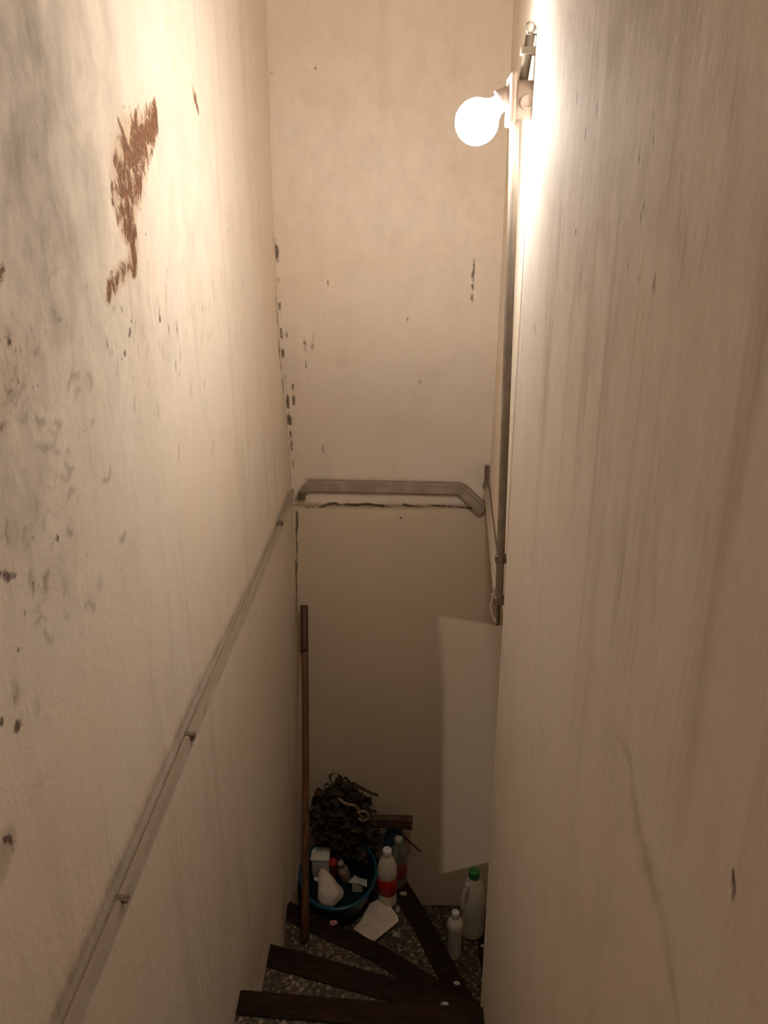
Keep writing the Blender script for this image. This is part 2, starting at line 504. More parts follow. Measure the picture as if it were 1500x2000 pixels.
# brown rubbed skirting line just above the treads
wl.blot(2, (1.9, .80), .16, .14, .9)
wl.blot(2, (1.45, 1.12), .25, .12, .5)
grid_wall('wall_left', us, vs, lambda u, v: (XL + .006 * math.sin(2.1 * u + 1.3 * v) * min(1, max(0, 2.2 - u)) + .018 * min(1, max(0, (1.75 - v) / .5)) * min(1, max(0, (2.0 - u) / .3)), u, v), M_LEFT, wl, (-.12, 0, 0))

# ---- back wall (u = x, v = z); the old plaster bellies in and out with height
BP = [(0, 2.462), (.5, 2.462), (1.3, 2.468), (1.95, 2.492), (1.985, 2.496), (2.0, 2.482), (2.1, 2.486), (2.33, 2.44), (2.54, 2.375), (2.9, 2.345), (3.45, 2.40), (4.3, 2.42)]
BZ = [b[0] for b in BP]; BY = [b[1] for b in BP]
_zz = np.linspace(0, 4.3, 431)
_yy = np.interp(_zz, BZ, BY)
_k = np.exp(-(np.arange(-40, 41) / 15.0) ** 2); _k /= _k.sum()
_up = np.convolve(np.pad(np.interp(_zz, [b[0] for b in BP if b[0] > 1.99], [b[1] for b in BP if b[0] > 1.99]), 40, 'edge'), _k, 'valid')
_yy = np.where(_zz > 2.0, _up, _yy)
def back_y(z): return float(np.interp(z, _zz, _yy))
def BW(px, py):
    y = 2.45
    for _ in range(4):
        p = ony(px, py, y); y = back_y(p.z)
    return (p.x, p.z)
us = axis(-.45, -.42, .40, 1.1, .0055); vs = axis(0, .4, 3.5, ZTOP, .0055)
wb = WearShade(us, vs)
crack = [(583, 992), (600, 990), (628, 990), (640, 985), (656, 983), (662, 986), (676, 986), (690, 986), (720, 985), (748, 988), (760, 990), (790, 986), (806, 989), (830, 990), (845, 987), (870, 989), (900, 991), (926, 992)]
cm = [BW(*p) for p in crack]
for i in range(len(cm) - 1):
    s = (.5, .6, .8, 1.1, .9, .7, 1.2, 1.2, 1.1, .5, .4, 1.1, .8, .6, .8, .6, .95)[i]
    wb.add(1, [cm[i], cm[i + 1]], .010, s)
specks(wb, BW, [(760, 971, .010, .8), (782, 1012, .012, .9), (755, 1008, .008, .5), (617, 133, .012, .9), (531, 142, .012, .8), (858, 570, .010, .7), (888, 753, .009, .8),
    (608, 1004, .012, .6), (602, 1012, .010, .5), (944, 865, .009, .7), (1000, 470, .008, .4), (755, 68, .008, .4), (924, 532, .009, .6), (940, 1022, .016, .7), (950, 1025, .012, .5), (945, 985, .02, .7)])
wb.add(1, [BW(926, 505), BW(924, 540), BW(921, 590)], [.006, .010, .005], .8)
for px, py, l in ((612, 640, 35), (608, 660, 25), (594, 660, 30), (597, 670, 20), (612, 675, 10), (640, 550, 12), (795, 610, 16), (572, 750, 40), (575, 770, 20), (597, 705, 14), (560, 640, 25), (630, 870, 14), (820, 745, 10)):
    wb.add(1, [BW(px, py), BW(px + 1, py + l)], .0075, rng.uniform(.45, .7))
wb.blot(2, (0, 3.1), .9, .55, .32)  # darkens the upper wall's colour to offset strong bulb light
for px, py, ru, rv, s in ((675, 705, .03, .018, .55), (855, 728, .03, .015, .35), (730, 450, .03, .03, .45), (670, 410, .02, .03, .4), (770, 1092, .05, .018, .55), (790, 400, .05, .03, .22), (590, 385, .04, .03, .3), (730, 480, .25, .05, .2),
        (700, 1008, .12, .015, .5), (610, 1020, .03, .04, .55), (930, 930, .06, .05, .35), (620, 900, .08, .1, .3)):
    wb.blot(2, BW(px, py), ru, rv, s)
wb.add(2, [BW(600, 937), BW(900, 944)], .02, .9, .7)
for py in list(rng.uniform(455, 930, 26)):
    px = np.interp(py, [435, 680, 800, 930], [534, 548, 561, 570]) + 3
    wb.add(1, [BW(px, py), BW(px + 1, py + rng.uniform(4, 20))], rng.uniform(.007, .014), rng.uniform(.4, .9))
wb.add(1, [BW(580, 1000), BW(579, 1100), BW(578, 1210)], .010, .75)
cu = np.array([c[0] for c in cm]); cv = np.array([c[1] for c in cm])
wb.a[..., 3] = np.where(wb.V < np.interp(wb.U, cu, cv), 1.0, 0.0)     # browner tone below the crack
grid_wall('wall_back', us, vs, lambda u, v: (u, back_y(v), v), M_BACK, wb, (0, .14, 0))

# ---- right wall beside the viewer (u = y, v = z)
def RW(px, py):
    p = onx(px, py, XR); return (p.y, p.z)
us = axis(YREAR, .25, YN, YN, .006)
us = us[np.concatenate(([True], np.diff(us) > 1e-6))]
vs = axis(0, 1.0, 3.5, ZTOP, .008)
wr = WearShade(us, vs)
wr.add(1, [RW(1436, 1690), RW(1436, 1740), RW(1437, 1772)], [.003, .007, .005], .75)
wr.add(1, [RW(1373, 1812)], .004, .6)
wr.add(1, [RW(1215, 495), RW(1217, 530)], .006, .6)
wr.add(1, [RW(1044, 635), RW(1044, 650)], .012, .6)
wr.add(2, [RW(1200, 1420), RW(1228, 1480), RW(1243, 1600), (RW(1262, 1680)), RW(1300, 1800), RW(1330, 1990)], [.006, .010, .02, .028, .02, .012], .9, .6)
d, T = wr.dist([RW(1250, 1500), RW(1270, 1640), RW(1310, 1780), RW(1345, 2000), RW(1370, 2150)])
wr.a[..., 3] = np.where((wr.V < RW(1250, 1480)[1]) & (wr.U < np.interp(wr.V, [2.2, 2.36, 2.40, 2.43], [.32, .385, .46, .53])), .55, 0)
for _ in range(46):
    px, py = rng.uniform(1075, 1480), rng.uniform(20, 1000)
    wr.add(2, [RW(px, py), RW(px - rng.uniform(2, 9), py + rng.uniform(60, 240))], rng.uniform(.005, .013), rng.uniform(.35, .9), .8)
for _ in range(26):
    px, py = rng.uniform(1085, 1290), rng.uniform(130, 620)
    wr.add(1, [RW(px, py), RW(px - 2, py + rng.uniform(10, 50))], rng.uniform(.004, .007), rng.uniform(.35, .62))
wr.blot(2, (.80, 3.25), .62, .66, 1.0)  # painted darkening that tones down the brightly lit upper wall
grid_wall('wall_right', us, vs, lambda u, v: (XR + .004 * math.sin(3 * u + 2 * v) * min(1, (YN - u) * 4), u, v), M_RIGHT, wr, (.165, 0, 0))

def struct(name, bm, m):
    o = obj(name, bm, m); o['kind'] = 'structure'; return o

# ---- lintel wall over the turn of the stairs (leans a little away from the near wall)
A0, A1 = Vector((XR + .004, YN + .001, 0)), Vector((.306, 2.52, 0))
ADIR = (A1 - A0).normalized(); AOUT = Vector((-ADIR.y, ADIR.x, 0))     # towards the stairwell
ZS0, ZS1 = 2.165, 2.045        # soffit height at the near end and at the back wall
bm = bmesh.new()
n = 40
ring = []
for i in range(n + 1):
    t = i / n
    p = A0.lerp(A1, t); zs = ZS0 + (ZS1 - ZS0) * t + .004 * math.sin(9 * t)
    q = Vector((.46, p.y, 0))
    ring.append([bm.verts.new((p.x, p.y, zs)), bm.verts.new((p.x, p.y, ZTOP)), bm.verts.new((q.x, q.y, ZTOP)), bm.verts.new((q.x, q.y, zs))])
for a, b in zip(ring, ring[1:]):
    for k in range(4): bm.faces.new((a[k], a[(k + 1) % 4], b[(k + 1) % 4], b[k]))
bm.faces.new(ring[0]); bm.faces.new(ring[-1][::-1])
M_LINTEL = plaster('plaster_lintel', (.76, .70, .61), WARM, streak=.35, mask=False, blotch=.4)
struct('wall_right_lintel', bm, M_LINTEL)

def box_struct(name, m, *d):
    bm = bmesh.new(); bx(bm, *d); return struct(name, bm, m)
box_struct('ceiling', M_PLAIN, -.6, 1.1, YREAR - .1, 2.8, ZTOP, ZTOP + .1)
box_struct('wall_rear', M_PLAIN, -.5, .4, YREAR - .1, YREAR, 0, ZTOP)
bm = bmesh.new(); bx(bm, .361, 1.0, YN - .12, YN, 0, 2.2); struct('wall_passage_near', bm, M_PLAIN)
bm = bmesh.new()                                     # passage end wall; its unseen narrow opening is shaped to crop the lamp's patch
bx(bm, 1.0, 1.06, YN - .12, 2.098, 0, 2.2); bx(bm, 1.0, 1.06, 2.099, 2.60, 1.44, 2.2); bx(bm, 1.0, 1.06, 2.099, 2.60, 0, .69)
struct('wall_passage_end', bm, M_PLAIN)
box_struct('ceiling_passage', M_PLAIN, .461, 1.06, YN - .12, 2.60, 2.2, 2.28)
box_struct('floor', M_TERR, XL, 1.06, YREAR, 2.55, -.1, -.001)
box_struct('floor_landing', M_TERR, XL + .001, XR - .001, YREAR, .76, 0, 1.732)

# ------------------------------------------------------------------ winding stairs
R_ = .2475
ZA = CAMZ - 1.62
LA = [(XL, 1.266), (0.0, 1.242), (.36, 1.228)]
LB = [(XL, 1.606), (-.165, 1.549), (.026, 1.496), (.36, 1.40)]
LC = [(XL, 1.985), (-.287, 1.938), (-.052, 1.823), (.076, 1.735), (.36, 1.55)]
LD = [(-.035, 2.46), (.076, 2.235), (.128, 2.125), (.196, 1.955), (.36, 1.60)]
LE = [(.375, 2.46), (.385, 2.1), (.405, 1.60)]
stairs = thing('staircase', (0, 0, 0), 'winding concrete stairs with speckled terrazzo treads and dark wooden nosings', 'stairs')
def offset(line, d):
    out = []
    for i, p in enumerate(line):
        a = Vector(line[max(i - 1, 0)]); b = Vector(line[min(i + 1, len(line) - 1)])
        t = (b - a).normalized(); nrm = Vector((t.y, -t.x))
        if d < 0: pass
        out.append((p[0] + nrm.x * d, p[1] + nrm.y * d))
    return out
def step(poly, ztop, line, wid, zbot):
    bm = bmesh.new()
    prism(bm, poly, zbot, ztop)
    s = obj('step', bm, M_TERR, stairs)
    if line:
        bm = bmesh.new()
        back = offset(line, wid)          # towards the viewer
        front = offset(line, -.012)       # overhang beyond the riser
        prism(bm, front + back[::-1], ztop - .036, ztop + .004)
        obj('nosing', bm, M_NOSE, s)
    return s
X0 = XL + .001
def clipx(line): return [(max(p[0], X0), p[1]) for p in line]
step(clipx([(X0, .76), (XR - .001, .76), (XR - .001, .94), (X0, .94)]), ZA + R_, [(X0, .94), (XR - .001, .94)], .05, 0)
step(clipx([(X0, .942), (XR - .001, .942), (XR - .001, 1.234)] + LA[::-1][1:]), ZA, clipx(LA[:2]) + [(XR - .001, 1.235)], .046, 0)
def between(l0, l1): return clipx(l0 + l1[::-1])
A_in = [(X0, 1.268), (0.0, 1.244), (XR - .001, 1.237), (XR - .001, YN + .002), (.36, YN + .002)]
step(clipx(A_in + LB[::-1]), ZA - R_, clipx(LB), .056, 0)
step(between(LB, LC), ZA - 2 * R_, clipx(LC), .052, 0)
step(clipx(LC + [(.36, 1.60)] + LD[::-1][1:] + [(X0, 2.46)]), ZA - 3 * R_, LD, .062, 0)
step([(.36, 1.60)] + LE[::-1] + LD[:-1], ZA - 4 * R_, LE, .062, 0)
ZD = ZA - 3 * R_; ZE = ZA - 4 * R_; ZC = ZA - 2 * R_

# ------------------------------------------------------------------ cable trunking
TP = [(-.011, 0), (-.011, .009), (-.008, .012), (-.002, .012), (-.001, .0105), (.001, .0105), (.002, .012), (.008, .012), (.011, .009), (.011, 0)]
def trunk(name, path, label, cat='cable trunking', width=1.0):
    bm = bmesh.new()
    sweep(bm, path, [(u * width, v) for u, v in TP])
    return obj(name, bm, M_TRUNK)
Z = Vector((0, 0, 1)); X = Vector((1, 0, 0)); Y = Vector((0, 1, 0))
TPL = [(-.015, 0), (-.015, .006), (-.012, .0085), (.012, .0085), (.015, .006), (.015, 0)]
TPB = [(-.021, 0), (-.021, .012), (-.018, .015), (.006, .015), (.008, .011), (.018, .011), (.021, .008), (.021, 0)]
tl = thing('cable_trunking', (XL, 1.3, 2.04), 'long painted cable trunking running level along the stained left wall', 'cable trunking')
def child(parent, name, bm, m, smooth=False):
    for v in bm.verts: v.co -= parent.location
    return obj(name, bm, m, parent, smooth)
bm = bmesh.new()
sweep(bm, [((XL + .006, y, 2.038 + .014 * math.exp(-((y - 1.2) / .35) ** 2) * .6 + (.012 if y > 2.1 else 0) * (y - 2.1) / .3), Z, X) for y in np.linspace(.3, 2.44, 40)], TPL)
child(tl, 'trunking_channel', bm, M_TRUNK)
for y, s in ((1.1, .012), (2.14, .012), (.76, .005)):
    bm = bmesh.new(); bx(bm, XL + .004, XL + .021, y - .006, y + .006, 2.050, 2.050 + s, .0015)
    child(tl, 'fixing_clip', bm, M_CLIP)

yb = back_y(2.06)
tb = thing('cable_trunking', (-.05, yb, 2.06), 'painted cable trunking crossing the back wall above the ragged crack', 'cable trunking')
bm = bmesh.new()
path = [((XL + .022, yb - .001, 2.040), (0.5, 0, 1), -Y), ((-.330, yb - .001, 2.052), (.3, 0, 1), -Y), ((-.305, yb - .001, 2.068), Z, -Y), ((-.05, yb - .001, 2.066), Z, -Y), ((.196, yb - .001, 2.062), (.2, 0, 1), -Y), ((.214, yb - .001, 2.054), (.6, 0, .9), -Y), ((.262, yb - .001, 2.008), (.75, 0, .75), -Y), ((.287, yb - .001, 1.986), (.75, 0, .75), -Y)]
sweep(bm, path, TPB)
child(tb, 'trunking_channel', bm, M_TRUNKD)
bm = bmesh.new(); bx(bm, XL + .024, XL + .05, yb - .02, yb - .013, 2.02, 2.05, .003); child(tb, 'corner_cover', bm, M_CLIP)

def AP(t, z, out=0.0):
    p = A0.lerp(A1, t) + AOUT * out
    return Vector((p.x, p.y, z))
ta = thing('cable_trunking', AP(.5, 2.13), 'short cable trunking along the lower edge of the right wall near the corner', 'cable trunking')
bm = bmesh.new()
sweep(bm, [(AP(t, ZS0 + (ZS1 - ZS0) * t + .022, .004), Z, AOUT) for t in np.linspace(.11, .95, 14)], [(u * 1.25, v * 1.1) for u, v in TP])
child(ta, 'trunking_channel', bm, M_TRUNK)
bm = bmesh.new()
sweep(bm, [(AP(.955, z, .004), ADIR, AOUT) for z in (2.062, 2.10, 2.145)], [(u * 1.2, v * 1.2) for u, v in TP])
child(ta, 'trunking_upright', bm, M_CLIP)
bm = bmesh.new(); bx(bm, -.012, .012, -.012, .012, 2.088, 2.098, .002)
p = AP(.90, 0, .012)
for v in bm.verts: v.co += Vector((p.x, p.y, 0))
child(ta, 'fixing_clip', bm, M_CLIP)

# ------------------------------------------------------------------ conduit under the lamp
WX = .206                                # face of the lintel wall where the lamp hangs
LY = 1.357  # conduit and eye-screw positions scaled about the camera; lamp pushed along the sight line
cp = thing('conduit_pipe', (.185, LY, 2.6), 'grey conduit pipe dropping down the right wall from the glowing lamp', 'conduit')
bm = bmesh.new()
tube(bm, catmull([(.178, LY + .006, 3.043), (.182, LY + .002, 2.903), (.186, LY, 2.688), (.190, LY, 2.473), (.1935, LY, 2.28), (.195, LY, 2.185)], 6), .0078, 12)
child(cp, 'pipe', bm, M_PIPE, True)
for z, x in ((2.28, .1935), (2.192, .195)):
    bm = bmesh.new()
    bx(bm, x - .010, WX + .002, LY - .007, LY + .007, z - .008, z + .008, .002)
    child(cp, 'saddle_clip', bm, M_CLIP)
up_ = thing('conduit_pipe', (.192, LY + .006, 3.10), 'short grey conduit stub rising above the lamp to the eye screw', 'conduit')
bm = bmesh.new()
tube(bm, [(.189, LY + .006, 3.090), (.1925, LY + .006, 3.118), (.1957, LY + .006, 3.150)], .0072, 12)
child(up_, 'pipe', bm, M_PIPE, True)
bm = bmesh.new(); bx(bm, .182, WX + .003, LY - .002, LY + .014, 3.124, 3.135, .0015); child(up_, 'saddle_clip', bm, M_PIPE)
es = thing('eye_screw', (.197, LY + .006, 3.155), 'small metal eye screw ring above the lamp at the top of the conduit', 'hook')
bm = bmesh.new()
tube(bm, [(.1955 + .0068 * math.cos(a), LY + .006, 3.161 + .0068 * math.sin(a)) for a in np.linspace(0, 2 * math.pi, 20)], .0019, 8)
child(es, 'ring', bm, M_STEEL, True)
bm = bmesh.new(); tube(bm, [(.198, LY + .006, 3.1518), (.209, LY + .006, 3.1518)], .0017, 8); child(es, 'shank', bm, M_STEEL, True)

ec = thing('electric_cable', (.19, LY, 2.2), 'thin cable looping from the trunking up into the conduit end', 'cable')
bm = bmesh.new()
tube(bm, catmull([AP(.13, 2.160, .018), AP(.10, 2.138, .020), (.196, LY + .012, 2.134), (.1955, LY, 2.158), (.195, LY, 2.183)], 8), .0037, 8)
child(ec, 'cable_run', bm, M_CLIP, True)

# ------------------------------------------------------------------ wall lamp
wlmp = thing('wall_lamp', (WX, LY, 3.06), 'lit bare bulb in a cream lampholder fixed high on the right wall', 'lamp')
bm = bmesh.new()
Mx = Matrix.Translation((.176, LY, 3.061)) @ Matrix.Rotation(math.pi / 2, 4, 'Y')
lathe(bm, [(0, -.001), (.0265, 0), (.0275, .003), (.0275, .022), (.0265, .0305), (0, .0308)], 32, Mx)
child(wlmp, 'junction_box', bm, M_BOX, True)
bm = bmesh.new()
lathe(bm, [(0, 0), (.0115, 0), (.0115, .004), (.0085, .0055), (.0075, .003), (0, .0028)], 24, Matrix.Translation((.192, LY - .0262, 3.054)) @ Matrix.Rotation(math.pi / 2, 4, 'X'))
child(wlmp, 'knockout_cap', bm, M_BOX, True)
bm = bmesh.new()
bx(bm, .1655, .1755, LY - .030, LY + .030, 3.025, 3.096, .003)
child(wlmp, 'mounting_plate', bm, M_BOX)
# holder and bulb share a tilted axis
hp = Vector((.1655, LY, 3.066)); gc = Vector((.1185, LY + .004, 3.031))
ax = (gc - hp).normalized()
rot = ax.to_track_quat('Z', 'Y').to_matrix().to_4x4()
L = (gc - hp).length
bm = bmesh.new()
lathe(bm, [(0, -.006), (.015, -.006), (.0155, .000), (.0175, .006), (.0195, .012), (.0195, .0135), (.0175, .0135), (.013, .008), (0, .007)], 28, Matrix.Translation(hp) @ rot)
child(wlmp, 'lamp_holder', bm, M_BOX, True)
RB = .0345
prof = [(0, .006), (.0120, .006), (.0125, .012), (.0145, L - .0355), (.0195, L - .0285)]
for a in np.linspace(-.72, math.pi / 2, 16):
    prof.append((max(0, RB * math.cos(a)), L + RB * math.sin(a)))
prof[-1] = (0, L + RB)
bm = bmesh.new(); lathe(bm, prof, 32, Matrix.Translation(hp) @ rot)
bl = child(wlmp, 'light_bulb', bm, M_BULB, True); bl['label'] = 'glowing white glass bulb'

# ------------------------------------------------------------------ broom handle in the corner
st = thing('wooden_pole', (-.289, 1.837, ZC), 'long reddish brown wooden pole leaning into the corner behind the blue basin', 'pole')
bm = bmesh.new()
p0 = Vector((-.291, 1.84, ZC + .003)); p1 = Vector((-.3345, 2.442, 1.628))
pts = [p0.lerp(p1, t) + Vector((.003 * math.sin(3.1 * t), 0, 0)) for t in np.linspace(0, 1, 14)]
tube(bm, pts, .0122, 14)
dirp = (p1 - p0).normalized()
bmesh.ops.translate(bm, verts=bm.verts, vec=-st.location)
obj('shaft', bm, M_STICK, st, True)
bm = bmesh.new(); tube(bm, [p1 - dirp * .16, p1 - dirp * .14, p1 - dirp * .004, p1 + dirp * .004], .0142, 14, .0136)
child(st, 'grip_end', bm, simple('dark_red_grip', (.085, .030, .017), .5, .4, vary=.25), True)

# ------------------------------------------------------------------ basin and what lies in it
bc = Vector((-.2195, 2.258, ZD + .001))
bs_ = thing('plastic_basin', bc, 'blue plastic basin full of empty containers standing in the dark corner', 'basin')
bm = bmesh.new()
lathe(bm, [(0, 0), (.70, 0), (.76, .006), (.90, .085), (.965, .118), (.965, .121), (.935, .121), (.87, .085), (.735, .012), (.69, .007), (0, .007)], 48, None, .147, .178)
obj('bowl', bm, M_BASIN_SHADED, bs_, True)
bm = bmesh.new()
lathe(bm, [(.955, .112), (1.0, .115), (1.008, .121), (1.0, .126), (.95, .128), (.925, .124), (.93, .118), (.955, .112)], 48, None, .147, .178)
obj('rim', bm, simple('blue_plastic_lit', (.016, .095, .14), .3, .5, vary=.1), bs_, True)  # rim takes the lit copy of the basin's blue
def T(loc, rx=0, ry=0, rz=0):
    return Matrix.Rotation(rz, 4, 'Z') @ Matrix.Rotation(ry, 4, 'Y') @ Matrix.Rotation(rx, 4, 'X')
ZI = ZD + .0095
# lidded tub standing at the back left
t = thing('plastic_tub', (-.295, 2.345, ZI), 'pale translucent rectangular tub standing in the basin behind the pole', 'tub')
bm = bmesh.new(); bx(bm, -.034, .034, -.03, .03, 0, .105, .008); obj('tub_body', bm, M_TUB, t, True)
bm = bmesh.new(); bx(bm, -.037, .037, -.033, .033, .105, .117, .004); obj('tub_lid', bm, M_WHITE, t, True)
# red screw bottle
t = thing('red_bottle', (-.247, 2.345, ZI), 'little round red plastic container among the rubbish in the basin', 'container')
bm = bmesh.new(); lathe(bm, [(0, 0), (.018, 0), (.020, .004), (.020, .05), (.016, .058), (.010, .062)], 24); obj('bottle_body', bm, simple('dark_red_plastic', (.12, .012, .018), .4, .5), t, True)
bm = bmesh.new(); lathe(bm, [(.010, .060), (.0165, .062), (.018, .072), (.0155, .082), (.008, .0875), (0, .0885)], 24); obj('cap', bm, M_REDB, t, True)
# beige bottle leaning on the tub side
t = thing('beige_bottle', (-.197, 2.335, ZI), 'beige plastic bottle standing in the basin right of the red container', 'bottle')
R3 = T(None, .22, -.18)
bm = bmesh.new(); lathe(bm, [(0, .004), (.019, .004), (.021, .010), (.021, .060), (.0185, .072), (.011, .083), (.010, .088), (0, .088)], 24, R3); obj('bottle_body', bm, M_BEIGE, t, True)
bm = bmesh.new(); lathe(bm, [(0, .086), (.0125, .087), (.0125, .108), (.011, .111), (0, .111)], 20, R3); obj('cap', bm, simple('lilac_cap', (.40, .34, .31), .5, .4, vary=.05), t, True)
# crumpled white bag / jug lying in front
def lump(r, seed, sx=1, sy=1, sz=1, amp=.28):
    rg = random.Random(seed)
    bm = bmesh.new()
    bmesh.ops.create_icosphere(bm, subdivisions=4, radius=1)
    dirs = [(Vector((rg.gauss(0, 1), rg.gauss(0, 1), rg.gauss(0, 1))).normalized(), rg.uniform(.3, 1.0)) for _ in range(16)]
    for v in bm.verts:
        d = v.co.normalized()
        k = min((.92 + .25 * s) / max(.2, d.dot(u)) for u, s in dirs if d.dot(u) > .2) if any(d.dot(u) > .2 for u, s in dirs) else 1.1
        k = min(k, 1.25)
        v.co = Vector((d.x * k * r * sx, d.y * k * r * sy, d.z * k * r * sz))
    zmin = min(v.co.z for v in bm.verts)
    for v in bm.verts: v.co.z -= zmin
    return bm
t = thing('plastic_jug', (-.247, 2.222, ZI), 'crumpled white plastic jug lying in the front of the basin', 'jug')
bm = lump(.036, 5, 1.15, 1.12, .9)
tip = Vector((-.026, .046, .040))
for v in bm.verts:                       # pull one side out into the jug's shoulder
    d = v.co - Vector((0, 0, .03)); a = max(0, d.normalized().dot(tip.normalized())) ** 5
    v.co += tip * a * .75
obj('jug_body', bm, M_BAG, t, True)
bm = bmesh.new(); lathe(bm, [(0, 0), (.007, 0), (.0075, .002), (.0075, .028), (.006, .030), (0, .030)], 18, Matrix.Translation((-.036, .030, .070)) @ T(None, 0, -1.35, -.25)); obj('spout', bm, M_CAP, t, True)
t = thing('paper_scrap', (-.150, 2.287, ZI + .02), 'greenish white folded paper scrap on the right inside the basin', 'paper')
bm = bmesh.new()
pg = [(-.036, -.006, .020), (-.012, .018, .030), (.010, .010, .024), (.036, .008, .020), (.036, -.018, .012), (.012, -.016, .022)]
top = [bm.verts.new(p) for p in pg]; bot = [bm.verts.new((p[0], p[1], p[2] - .003)) for p in pg]
bm.faces.new(top); bm.faces.new(bot[::-1])
for i in range(6): bm.faces.new((top[i], bot[i], bot[(i + 1) % 6], top[(i + 1) % 6]))
bx(bm, -.02, .02, -.012, .012, -.029, .018, .002)
obj('paper_sheet', bm, M_PAPERG, t)

# ------------------------------------------------------------------ bottles on the treads
t = thing('drink_bottle', (-.036, 2.236, ZD + .0005), 'white capped plastic bottle with a red label standing beside the basin', 'bottle')
bm = bmesh.new(); lathe(bm, [(0, .004), (.020, .002), (.030, 0), (.0345, .006), (.036, .02), (.0345, .045), (.036, .07), (.036, .075), (.0345, .077), (.0345, .127), (.036, .129), (.037, .15), (.0355, .172), (.030, .195), (.020, .215), (.0145, .224), (.0135, .238), (0, .238)], 32); obj('bottle_body', bm, M_MILKY, t, True)
bm = bmesh.new(); lathe(bm, [(.0347, .060), (.0367, .061), (.0367, .134), (.0347, .135)], 32); obj('label', bm, M_RED, t, True)
bm = bmesh.new(); lathe(bm, [(0, .228), (.0155, .228), (.0165, .230), (.0165, .250), (.0145, .253), (0, .253)], 24); obj('cap', bm, M_CAP, t, True)
t = thing('drink_bottle', (.006, 2.325, ZD + .0005), 'cloudy clear plastic bottle half hidden behind the red labelled bottle', 'bottle')
bm = bmesh.new(); lathe(bm, [(0, .004), (.022, .001), (.028, .004), (.031, .02), (.031, .15), (.027, .175), (.016, .195), (.013, .203), (.013, .212), (0, .212)], 28); obj('bottle_body', bm, M_CLEAR, t, True)
bm = bmesh.new(); lathe(bm, [(.0312, .05), (.0322, .052), (.0322, .115), (.0312, .117)], 28); obj('label', bm, simple('faded_red_label', (.24, .05, .04), .5, .4), t, True)
bm = bmesh.new(); lathe(bm, [(0, .205), (.0145, .205), (.0152, .207), (.0152, .221), (.013, .224), (0, .224)], 22); obj('cap', bm, simple('grey_cap', (.42, .42, .36), .5, .4), t, True)
t = thing('plastic_bag', (-.012, 2.405, ZD), 'crumpled dark blue plastic bag stuffed behind the clear bottle', 'bag')
obj('bag_body', lump(.045, 11, .75, .62, 2.2), M_BLUE, t, True)

t = thing('bleach_bottle', (.300, 2.338, ZE + .0005), 'large white plastic jug with a green cap standing by the back wall', 'bottle')
prof = [(0, .004), (.034, .001), (.044, 0), (.0485, .006), (.0495, .018), (.0495, .115), (.0500, .125), (.0515, .135), (.0515, .150), (.049, .185), (.043, .220), (.033, .250), (.022, .268), (.0185, .274), (.018, .284), (0, .284)]
bm = bmesh.new(); vs_ = lathe(bm, prof, 40)
for v in vs_:                            # hollow behind the handle on the left side
    a = math.atan2(v.co.y, v.co.x); da = abs((a - 3.75 + math.pi) % (2 * math.pi) - math.pi)
    if .13 < v.co.z < .25:
        k = math.exp(-(da / .42) ** 2) * math.sin((v.co.z - .13) / .12 * math.pi)
        v.co.x *= 1 - .42 * k; v.co.y *= 1 - .42 * k
obj('bottle_body', bm, M_MILKY, t, True)
bm = bmesh.new(); c, s = math.cos(3.75), math.sin(3.75)
tube(bm, catmull([(c * .022, s * .022, .255), (c * .036, s * .036, .245), (c * .050, s * .050, .205), (c * .052, s * .052, .165), (c * .046, s * .046, .138)], 6), .0095, 12)
obj('handle', bm, M_MILKY, t, True)
bm = bmesh.new(); lathe(bm, [(0, .276), (.0205, .276), (.0212, .279), (.0205, .303), (.018, .3065), (0, .307)], 28); obj('cap', bm, M_GREEN, t, True)

t = thing('shampoo_bottle', (.222, 2.224, ZE + .0005), 'slim cream bottle with a white cap standing in front of the green capped jug', 'bottle')
bm = bmesh.new(); lathe(bm, [(0, .003), (.020, .001), (.0265, .004), (.0275, .012), (.0275, .128), (.029, .138), (.0315, .146), (.0322, .156), (.030, .170), (.023, .181), (.013, .188), (.0105, .192), (.0105, .200), (0, .200)], 30); obj('bottle_body', bm, M_MILKY, t, True)
bm = bmesh.new(); lathe(bm, [(0, .196), (.0145, .196), (.015, .198), (.015, .217), (.0135, .220), (0, .220)], 22); obj('cap', bm, M_CAP, t, True)

# ------------------------------------------------------------------ paper and cardboard in front of the basin
def sheet(name, outline, z, m, label, cat, th=.0025, bend=None):
    c = sum((Vector(p) for p in outline), Vector((0, 0))) / len(outline)
    t = thing(name, (c.x, c.y, z), label, cat)
    bm = bmesh.new()
    n = len(outline)
    top = []; bot = []
    for i, p in enumerate(outline):
        dz = bend[i] if bend else 0
        top.append(bm.verts.new((p[0] - c.x, p[1] - c.y, dz + th))); bot.append(bm.verts.new((p[0] - c.x, p[1] - c.y, dz)))
    ct = bm.verts.new((0, 0, th + (sum(bend) / n * .6 if bend else 0))); cb = bm.verts.new((0, 0, (sum(bend) / n * .6 if bend else 0)))
    for i in range(n):
        j = (i + 1) % n
        bm.faces.new((top[i], top[j], ct)); bm.faces.new((bot[j], bot[i], cb)); bm.faces.new((top[i], bot[i], bot[j], top[j]))
    obj('sheet_body', bm, m, t)
    return t
ZP = ZD + .0045
sheet('paper_sheet', [tuple(onz(px, py, ZP + .01)[:2]) for px, py in ((690, 1812), (729, 1838), (764, 1813), (779, 1800), (777, 1789), (760, 1769), (738, 1762), (722, 1768), (704, 1800))], ZP, M_PAPER, 'folded cream sheet of paper lying on the tread before the basin', 'paper', .003,
      [.002, .004, .012, .010, .008, .012, .020, .016, .008])
